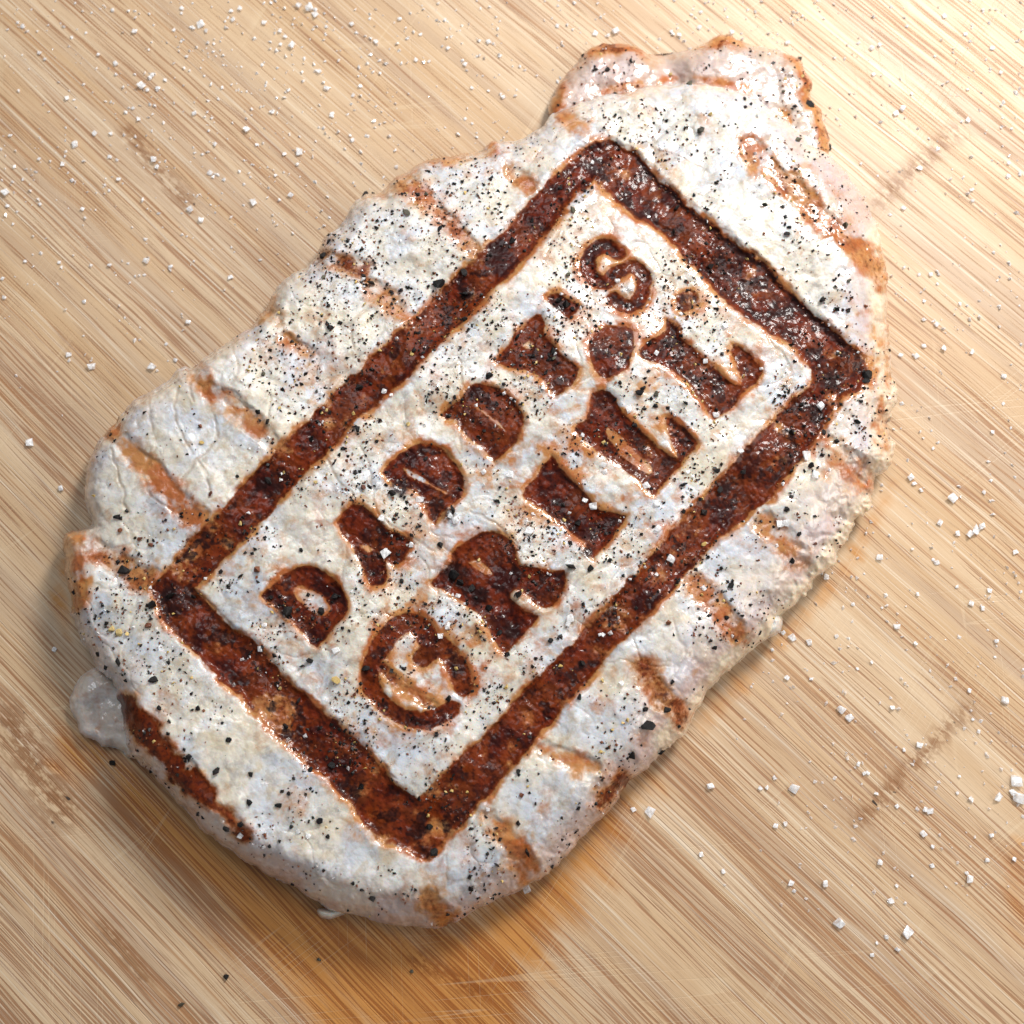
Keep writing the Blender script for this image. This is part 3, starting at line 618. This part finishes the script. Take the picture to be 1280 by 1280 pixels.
def place(me, name, u, v, size, kind, label, cat, group=None, lift=.22):
    z, on = zat(u, v); s = size * PX * (1 - z / DIST)
    o = bpy.data.objects.new(name, me); C.objects.link(o)
    o.location = P(u, v, z + s * lift).tolist(); o.scale = (s, s * random.uniform(.8, 1.1), s * (random.uniform(.45, .8) if kind == 's' else random.uniform(.75, 1.1)))
    o.rotation_euler = (random.uniform(-.3, .3), random.uniform(-.3, .3), random.uniform(0, 6.28))
    o['label'] = label; o['category'] = cat
    if group: o['group'] = group
    return o
BIGP = '''547 354 19 k;403 320 13 k;411 302 9 k;1084 469 17 k;1083 476 10 k;191 850 14 k;148 827 12 k;158 938 15 k;140 954 10 k;457 243 10 k;467 243 8 k;508 265 11 g;550 285 9 k;471 285 7 k;522 243 7 k;533 242 7 g;464 354 12 k;412 409 11 k;409 404 8 k;612 469 11 k;581 398 9 k;580 340 11 k;580 368 13 k;646 421 10 k;518 437 8 k;448 483 11 k;
122 817 9 k;132 834 7 k;199 885 8 k;247 885 8 k;285 925 9 k;270 964 10 k;313 967 10 k;311 1003 10 k;349 1007 10 k;399 1027 10 k;283 1036 12 k;300 1030 10 k;544 1065 14 k;536 1034 10 k;466 1123 10 k;361 992 7 k;388 962 7 k;357 909 10 k;415 958 13 k;451 983 10 k;372 876 10 k;312 816 9 k;388 826 11 k;378 833 7 k;458 835 12 k;236 946 9 k;441 1104 6 k;337 1058 6 k;157 851 7 k;410 1046 7 k;282 1221 8 k;226 1255 9 g;398 1199 6 g;515 1214 5 g;
153 712 16 k;191 755 16 k;212 743 14 k;242 745 9 k;275 715 9 k;300 720 9 k;321 712 10 r;175 673 10 r;188 681 8 r;334 600 11 k;296 595 7 k;389 548 10 k;335 527 10 k;322 514 9 k;250 532 8 r;329 468 8 g;147 646 10 k;475 525 8 k;447 535 10 k;360 764 15 k;339 748 10 k;186 781 10 r;376 687 7 k;424 568 7 k;132 779 7 k;401 763 12 k;419 745 10 k;263 617 7 r;454 610 10 r;150 662 8 r;
609 470 10 k;691 438 11 k;667 445 8 k;798 490 15 k;803 486 9 k;793 532 9 k;854 605 11 k;621 627 10 k;491 617 13 k;565 638 13 k;714 709 14 k;739 710 10 k;550 681 10 k;689 801 9 k;634 817 9 k;722 653 10 k;854 640 9 k;568 717 18 k;575 728 12 k;647 743 10 k;820 493 10 g;857 504 8 k;527 643 7 k;502 727 8 k;488 725 7 r;817 658 6 k;
956 256 9 k;1037 183 9 k;984 292 8 k;843 289 12 k;888 332 10 k;1029 374 10 k;1046 386 9 k;1061 388 8 k;1061 351 8 g;1057 281 9 g;1083 383 8 r;1039 286 8 r;998 175 11 g;1073 527 9 k;1079 536 8 r;1015 581 11 k;1046 551 8 k;897 588 9 k;989 430 9 k;983 637 7 k;716 262 11 g;711 343 10 g;845 260 10 k;868 244 7 k;
759 87 9 k;1013 130 12 k;999 73 9 g;931 124 8 k;932 133 7 k;875 163 13 g;861 105 11 g;980 114 7 g;1036 186 8 k;
810 907 17 k;790 945 13 k;833 887 10 k;806 887 9 k;826 940 11 k;724 872 9 k;660 1065 12 k;621 1082 9 k;589 1111 9 k;690 1082 7 k;648 1029 8 k;648 965 9 k;728 830 10 k;841 852 7 k;835 778 9 r;970 783 10 k;951 791 9 k;560 874 9 k;605 1106 6 k;652 994 7 r;914 731 11 k;984 636 7 k;999 668 8 k;991 701 9 k;1019 680 7 r;908 772 8 k;894 810 8 k;708 380 12 k;697 375 10 k;716 386 8 k;630 480 7 k;762 700 8 k;880 640 10 k;900 612 9 k;930 590 9 k;1003 505 9 k;990 540 9 k;1030 540 7 k;590 735 10 k;610 760 11 k;625 790 10 k;575 610 9 k;640 300 10 k;665 275 8 k;700 235 8 k'''
SALTS = '''1192 622 16;1220 663 14;1228 658 12;1212 668 12;1197 667 10;1175 653 9;1139 597 11;1143 604 9;1100 696 11;1171 703 8;1121 783 9;991 797 11;1012 803 9;1046 795 8;1051 887 12;1062 897 12;1115 884 9;888 982 14;813 1014 13;992 986 15;950 986 8;959 984 7;968 972 6;1257 875 12;1271 976 18;1274 997 17;1248 997 12;1266 990 11;984 847 9;1014 849 7;1089 828 7;1072 836 6;1246 802 9;1214 754 9;1147 743 7;1066 755 7;1211 863 9;1034 721 12;1149 931 9;1130 937 7;965 812 6;1214 999 8;1197 991 6;1162 1014 10;1156 1012 9;
1101 1078 11;1213 1099 15;1050 1154 15;1135 1166 15;1032 1104 11;1154 1042 10;1122 1187 9;1113 1126 9;989 1104 10;993 1114 7;970 1032 8;982 1030 7;876 1067 9;904 1089 8;1268 1073 9;1240 1045 9;1235 1075 8;1165 1058 7;1165 1082 7;1121 1107 7;1108 1171 7;1096 1179 6;1090 1194 6;1140 1095 5;792 1012 8;
93 180 12;7 240 14;177 107 13;184 112 8;192 200 12;196 208 8;238 262 12;251 275 11;317 253 11;308 161 12;262 216 9;235 402 9;182 326 10;213 333 9;105 377 8;364 244 10;169 39 10;251 30 12;257 38 9;364 56 13;399 89 11;408 110 11;374 190 11;141 13 8;28 33 8;49 66 7;56 74 6;144 79 8;123 68 7;269 180 9;243 141 9;197 110 9;118 166 9;103 261 8;5 372 9;3 348 8;31 327 7;387 10 15;372 6 12;394 18 11;350 38 9;356 46 9;86 443 8;114 458 11;190 458 12;219 450 8;76 610 10;68 812 8;208 430 5;37 553 11;137 196 7;146 200 7;
769 38 13;760 44 9;744 42 8;874 34 9;849 43 10;1128 135 14;1120 142 10;984 53 9;300 10 9;330 28 8;440 30 9;470 52 8;500 24 9;415 143 9;450 108 8;520 75 8;560 60 8;611 52 9;590 110 8;1180 435 9;1170 405 10;1200 380 7;1215 440 8;1255 470 9;1180 20 8;1240 60 8;1090 60 9;1150 210 8;1130 260 8;1210 150 8;1260 220 8;1166 560 7;1240 540 8;1145 445 9;1155 432 8;
474 606 12;477 647 12;525 624 11;520 632 8;569 650 13;563 645 9;515 681 11;482 691 13;638 593 10;662 663 14;605 590 9;559 783 10;420 813 10;330 781 10;325 811 10;713 773 13;710 780 9;572 745 9;591 461 9;729 544 9;808 607 12;821 630 12;822 661 12;839 699 12;821 718 6;750 793 8;740 633 15;731 625 10;754 581 11;756 590 9;480 489 10;489 493 7;489 561 8;772 351 11;789 359 13;1026 507 13;1009 570 14;1020 594 13;907 407 10;786 512 10;882 451 9;925 564 12;821 441 9;852 392 7;811 271 7;895 519 10;952 461 7;975 654 12;860 590 7;679 484 9;643 480 9;658 1112 13;777 854 9;560 780 9;982 654 12;550 795 8;753 793 8;741 203 9;880 735 9;300 1045 8;372 1040 9;385 1045 8;610 1012 7;118 922 9'''
LM_CHOP = [((385,755),'on or beside the first D'),((465,680),'by the letter A'),((530,605),'by the second D'),((605,520),'by the third D'),((672,445),'by the letter Y'),((705,382),'by the apostrophe'),((770,345),'by the letter S'),
 ((520,840),'by the letter G'),((625,735),'by the letter R'),((718,630),'by the letter I'),((800,550),'by the first L'),((880,470),'by the last L'),((765,440),'by the brown blotch above the last L'),
 ((215,740),'at the left corner of the brand frame'),((757,195),'at the top corner of the brand frame'),((1060,475),'at the right corner of the brand frame'),((530,1045),'at the bottom corner of the brand frame'),
 ((290,650),'by the lower half of the upper left bar'),((390,560),'midway on the upper left bar'),((510,440),'high on the upper left bar'),((620,320),'by the top half of the upper left bar'),((830,260),'by the start of the upper right bar'),((935,350),'midway on the upper right bar'),
 ((980,560),'high up on the lower right bar'),((880,660),'high on the lower right bar'),((780,770),'midway on the lower right bar'),((660,900),'low on the lower right bar'),((290,810),'high up on the lower left bar'),((400,930),'low on the lower left bar'),
 ((160,600),'on the leftmost bulge of the chop'),((240,540),'on the white meat at the upper left'),((120,760),'on the far left edge of the chop'),((180,850),'on the meat below the left frame corner'),((230,960),'along the scorched stripe at lower left'),((330,1020),'on the lower left slope of the chop'),((450,1110),'on the bottom edge of the chop'),((610,1090),'on the meat below the bottom frame corner'),
 ((740,940),'on the meat right of the lower frame bar'),((820,890),'on the lower right edge above the shadow'),((900,770),'on the lower right rim of the chop'),((990,670),'on the right rim below the frame corner'),((1070,560),'on the yellow fat at the right rim'),((1060,350),'on the right slope of the chop'),((1000,250),'on the upper right slope of the chop'),((900,170),'on the top end of the chop'),((790,150),'above the top frame corner'),
 ((900,80),'on the grey part of the meat flap'),((760,90),'on the pink end of the meat flap'),((1010,140),'on the browned tip of the meat flap'),((560,240),'on the top left shoulder of the chop'),((420,320),'by the dark clump on the upper left edge'),((340,430),'on the upper left edge of the chop'),((450,380),'on the meat left of the upper frame bar'),((900,220),'on the meat right of the top frame corner'),((120,920),'on the loose shred at lower left')]
LM_BOARD = [((60,60),'in the top left corner'),((180,60),'at the top left'),((300,60),'at the top, left of the middle'),((430,60),'at the top, farther left of the flap'),((560,80),'at the top, just left of the flap'),((700,30),'above the pink end of the meat flap'),((860,25),'above the grey part of the meat flap'),((1000,40),'at the top right of the meat flap'),((1120,60),'at the top right'),((1240,60),'in the top right corner'),
 ((60,190),'at the left edge, high up'),((190,190),'high up on the left'),((310,190),'left of the top shoulder of the chop'),((430,180),'close to the top left shoulder of the chop'),((60,330),'at the left edge above the middle'),((200,330),'left of the dark clump on the chop'),((300,310),'close to the upper left edge of the chop'),((70,460),'at the left edge beside the leftmost bulge'),((190,430),'close above the leftmost bulge'),((70,600),'at the left edge, beside the chop'),
 ((60,820),'at the left edge by the loose shred'),((60,1050),'at the lower left'),((300,1200),'below the chop on the left'),((560,1230),'below the chop in the middle'),((760,1120),'below the chop in its shadow'),((1120,180),'beside the browned flap tip'),((1240,200),'at the right edge by a brown node'),((1160,320),'right of the chop\'s upper slope'),((1250,340),'at the right edge, above the middle'),((1160,430),'right of the right frame corner'),((1250,460),'at the right edge, frame corner height'),
 ((1160,560),'right of the yellow fat rim'),((1250,580),'at the right edge at mid height'),((1110,680),'close to the right rim of the chop'),((1215,665),'by the salt cluster at right'),((1020,790),'close to the lower right rim of the chop'),((1120,790),'right of the chop\'s lower rim'),((1240,800),'at the right edge below the middle'),((1060,890),'by two glassy crystals below the right rim'),((1170,910),'above the brown node at lower right'),((1262,980),'by the big salt cluster at the right border'),
 ((900,980),'below the chop\'s lower right edge'),((1000,1010),'left of the bamboo node at lower right'),((1140,1020),'right on the brown bamboo node'),((1240,1060),'at the right border below the cluster'),((900,1090),'at the bottom, right of the shadow'),((1000,1110),'at the bottom right, left side'),((1100,1110),'in the middle of the bottom right area'),((1220,1130),'at the bottom right border'),((1110,1190),'at the very bottom on the right')]
def where(u, v, on):
    L_ = LM_CHOP if on else LM_BOARD
    return min(L_, key=lambda q: (q[0][0] - u) ** 2 + (q[0][1] - v) ** 2)[1]
PLAB = {'k': 'black pepper flake', 'g': 'grey-green pepper flake', 'r': 'red-brown spice flake', 's': 'white salt crystal', 'y': 'yellow garlic granule'}
PNAME = {'k': 'pepper_flake', 'g': 'pepper_flake', 'r': 'spice_flake', 's': 'salt_crystal', 'y': 'garlic_granule'}
PCAT = {'k': 'pepper', 'g': 'pepper', 'r': 'spice', 's': 'salt', 'y': 'garlic'}
special = {(547,354): 'large black peppercorn shard touching the upper left bar of the brand frame', (1084,469): 'black pepper lump at the right corner of the brand frame', (810,907): 'large triangular black pepper shard near the lower right edge of the chop',
 (544,1065): 'round black peppercorn just below the bottom corner of the brand frame', (158,938): 'long black pepper flake on the lower left edge beside the scorched stripe', (140,954): 'black pepper flake fallen on the board just left of the chop', (282,1221): 'black pepper speck alone on the board below the chop',
 (226,1255): 'grey-brown pepper ball on the board near the bottom left corner of the photo', (875,163): 'olive-green pepper lump above the top corner of the frame', (403,320): 'black pepper clump on the browned upper left edge of the chop', (191,850): 'chunky black pepper flake below the left corner of the frame', (153,712): 'black pepper shard left of the left frame corner', (1013,130): 'black pepper flake on the small meat flap at the top right', (759,87): 'lone black pepper flake on the pink end of the meat flap'}
sspecial = {(1026,507): 'square white salt crystal on the seared bar near the right corner of the frame', (740,633): 'greyish clear salt crystal in the middle of the letter I of GRILL', (1050,1154): 'rounded white salt crystal on the board at lower right, left of a blocky one', (1135,1166): 'blocky bright white salt crystal lowest on the board at right',
 (1213,1099): 'oval glassy salt crystal on the board near the lower right corner', (813,1014): 'pinkish white salt crystal on the board just below the chop edge', (888,982): 'clear drop-shaped salt crystal on the board below the chop', (992,986): 'long cloudy salt crystal on the board right of the chop', (93,180): 'bright salt crystal near the upper left corner of the board', (7,240): 'white salt crystal at the left border of the photo',
 (658,1112): 'salt crystal clinging to the bottom edge of the chop', (789,359): 'clear salt crystal inside the lower curve of the letter S', (772,351): 'small clear salt crystal in the letter S, left of a larger one', (839,699): 'oval salt crystal on the lower right bar of the frame', (662,663): 'round pale salt grain left of the letter I of GRILL'}
def scatter(n, accept, seed, lim=400000):
    R = np.random.RandomState(seed); out = []
    while len(out) < n and lim:
        lim -= 1; u, v = R.rand() * 1280, R.rand() * 1280
        if accept(u, v, R): out.append((u, v, R.rand()))
    return out
_g = np.arange(0, 1284, 4.0); _GU, _GV = np.meshgrid(_g, _g)
_fi = sdf(_GU, _GV, FR_OUT); _pn = fbm(_GU, _GV, 55, 300, 3)
_ins = np.where(_fi > 0, 1, .62) * np.where((_GU > 140) & (_GU < 330) & (_GV > 480) & (_GV < 640), .35, 1)
_edge = .9 * np.exp(-((_GU - 420) ** 2 + (_GV - 315) ** 2) / 45 ** 2) + .5 * np.exp(-((_GU - 540) ** 2 + (_GV - 225) ** 2) / 60 ** 2) + .5 * np.exp(-((_GU - 980) ** 2 + (_GV - 150) ** 2) / 70 ** 2)
PEPD = _ins * np.clip((_pn - .30) / .34, .04, 1) ** 1.9 + _edge
_sn = fbm(_GU, _GV, 60, 310, 2)
_sd = np.maximum(ss(560, 40, _GV) * np.where(_GU < 1050, 1, .6), ss(850, 1080, _GU) * ss(1230, 950, _GV) * .45)
_sd = np.where((_GU < 600) & (_GV > 650), _sd * .02, _sd) * np.clip((_sn - .2) / .4, .2, 1)
SALD = np.where((_GU < 122) & (_GV > 820) & (_GV < 960), 0, _sd)
def acc_p(u, v, R):
    return R.rand() < PEPD[int(v / 4), int(u / 4)] and zat(u, v)[1]
acc_s = lambda u, v, R: R.rand() < SALD[int(v / 4), int(u / 4)] and not zat(u, v)[1]
GAR = '''148 790 14;140 786 11;158 793 9;394 602 8;250 440 7;310 462 8;312 458 6;252 553 7;455 380 7;300 655 8;510 530 8;705 650 8;598 700 7;1003 95 6;888 142 9;838 92 8;700 832 7;753 850 7;870 905 7;730 245 7;420 850 12;350 860 6;600 790 7;660 470 7;930 470 7;570 835 8;880 680 8'''
items = []
for it in BIGP.replace('\n', '').split(';'):
    u, v, q, k = it.split(); items.append([int(u), int(v), float(q) * 1.15, k])
nP = len(items)
for (u, v, r) in scatter(300 - nP, acc_p, 11): items.append([u, v, 4.5 + 3 * (r * 7 % 1), 'k' if r < .72 else ('r' if r < .9 else 'g')])
n0 = len(items)
for it in SALTS.replace('\n', '').split(';'):
    u, v, q = it.split(); items.append([int(u), int(v), float(q) * .88, 's'])
nS = len(items) - n0
for (u, v, r) in scatter(300 - nS, acc_s, 12): items.append([u, v, 4.5 + 3.0 * r, 's'])
for it in GAR.replace('\n', '').split(';'):
    u, v, q = [float(x) for x in it.split()]
    if zat(u, v)[1]: items.append([u, v, q, 'y'])
special.update(sspecial); groups = {}
for n, (u, v, q, k) in enumerate(items):
    if (u, v) in special: continue
    on = zat(u, v)[1]; groups.setdefault((k, on, where(u, v, on)), []).append(n)
lab = {}; grp = {}
for (k, on, wh), ns in groups.items():
    ns.sort(key=lambda n: -items[n][2]); g = PLAB[k] + 's ' + wh
    surf = '' if on else ' on board'
    us = sorted(ns, key=lambda n: items[n][0]); vs = sorted(ns, key=lambda n: items[n][1])
    for i_, n in enumerate(ns):
        rank = 'one' if len(ns) == 1 else ('largest' if i_ == 0 else ('leftmost' if n == us[0] else ('rightmost' if n == us[-1] else ('uppermost' if n == vs[0] else ('lowest' if n == vs[-1] else 'small')))))
        lab[n] = (('only' if rank == 'one' else rank) + ' ' + PLAB[k] + surf + ' ' + wh)
        if len(ns) > 1: grp[n] = g
for n, (u, v, q, k) in enumerate(items):
    if k == 's':
        if (u, v) == (0, 0): continue
        place(random.choice(SALT), PNAME[k], u, v, q, k, special.get((u, v), lab.get(n)), PCAT[k], grp.get(n), .24)
    else: place(random.choice(PEP[k]), PNAME[k], u, v, q, k, special.get((u, v), lab.get(n)), PCAT[k], grp.get(n))
def dust(name, pts, smin, smax, mat, seed, label, cat, power=2.0, flat=.6):
    R = np.random.RandomState(seed); n = len(pts)
    base = np.array([[1, 0, 0], [-1, 0, 0], [0, 1, 0], [0, -1, 0], [0, 0, 1], [0, 0, -1]], float)
    tri = np.array([[0, 2, 4], [2, 1, 4], [1, 3, 4], [3, 0, 4], [2, 0, 5], [1, 2, 5], [3, 1, 5], [0, 3, 5]])
    VV = np.zeros((n, 6, 3))
    for k, (u, v, r) in enumerate(pts):
        z, on = zat(u, v); s = (smin + (smax - smin) * R.rand() ** power) * PX * .5 * (1 - z / DIST)
        b = base * np.array([1, .5 + .5 * R.rand(), flat]) + R.normal(size=(6, 3)) * .22
        a = R.rand() * 6.28; c, s_ = math.cos(a), math.sin(a)
        b = b @ np.array([[c, s_, 0], [-s_, c, 0], [0, 0, 1]])
        VV[k] = b * s + P(u, v, z + s * .35)
    F = (tri[None] + (np.arange(n) * 6)[:, None, None]).reshape(-1, 3)
    o = obj(name, mesh_np(name, VV.reshape(-1, 3), F, smooth=False), mat); o['kind'] = 'stuff'; o['label'] = label; o['category'] = cat
dust('pepper_dust', scatter(5200, acc_p, 21), 1.6, 6.2, M_PEP, 22, 'fine black pepper dust strewn over the top of the pork chop', 'pepper dust', 2.2)
dust('spice_dust', scatter(4200, acc_p, 23), 1.4, 4.6, M_PEPR, 24, 'fine red-brown spice dust strewn over the top of the pork chop', 'spice dust', 2.0)
dust('garlic_dust', scatter(450, acc_p, 25), 2, 6, M_GARLIC, 26, 'fine yellow garlic grains strewn over the pork chop', 'garlic dust', 2.0)
dust('salt_grains', scatter(1500, acc_s, 27), 2, 6.5, M_SALT, 28, 'fine salt grains strewn over the bamboo board', 'salt grains', 1.5, .8)
dust('salt_grains', scatter(520, acc_p, 29), 2, 6.5, M_SALT, 30, 'fine salt grains strewn over the pork chop', 'salt grains', 1.8, .8)
print('pepper', nP, 'salt', nS)
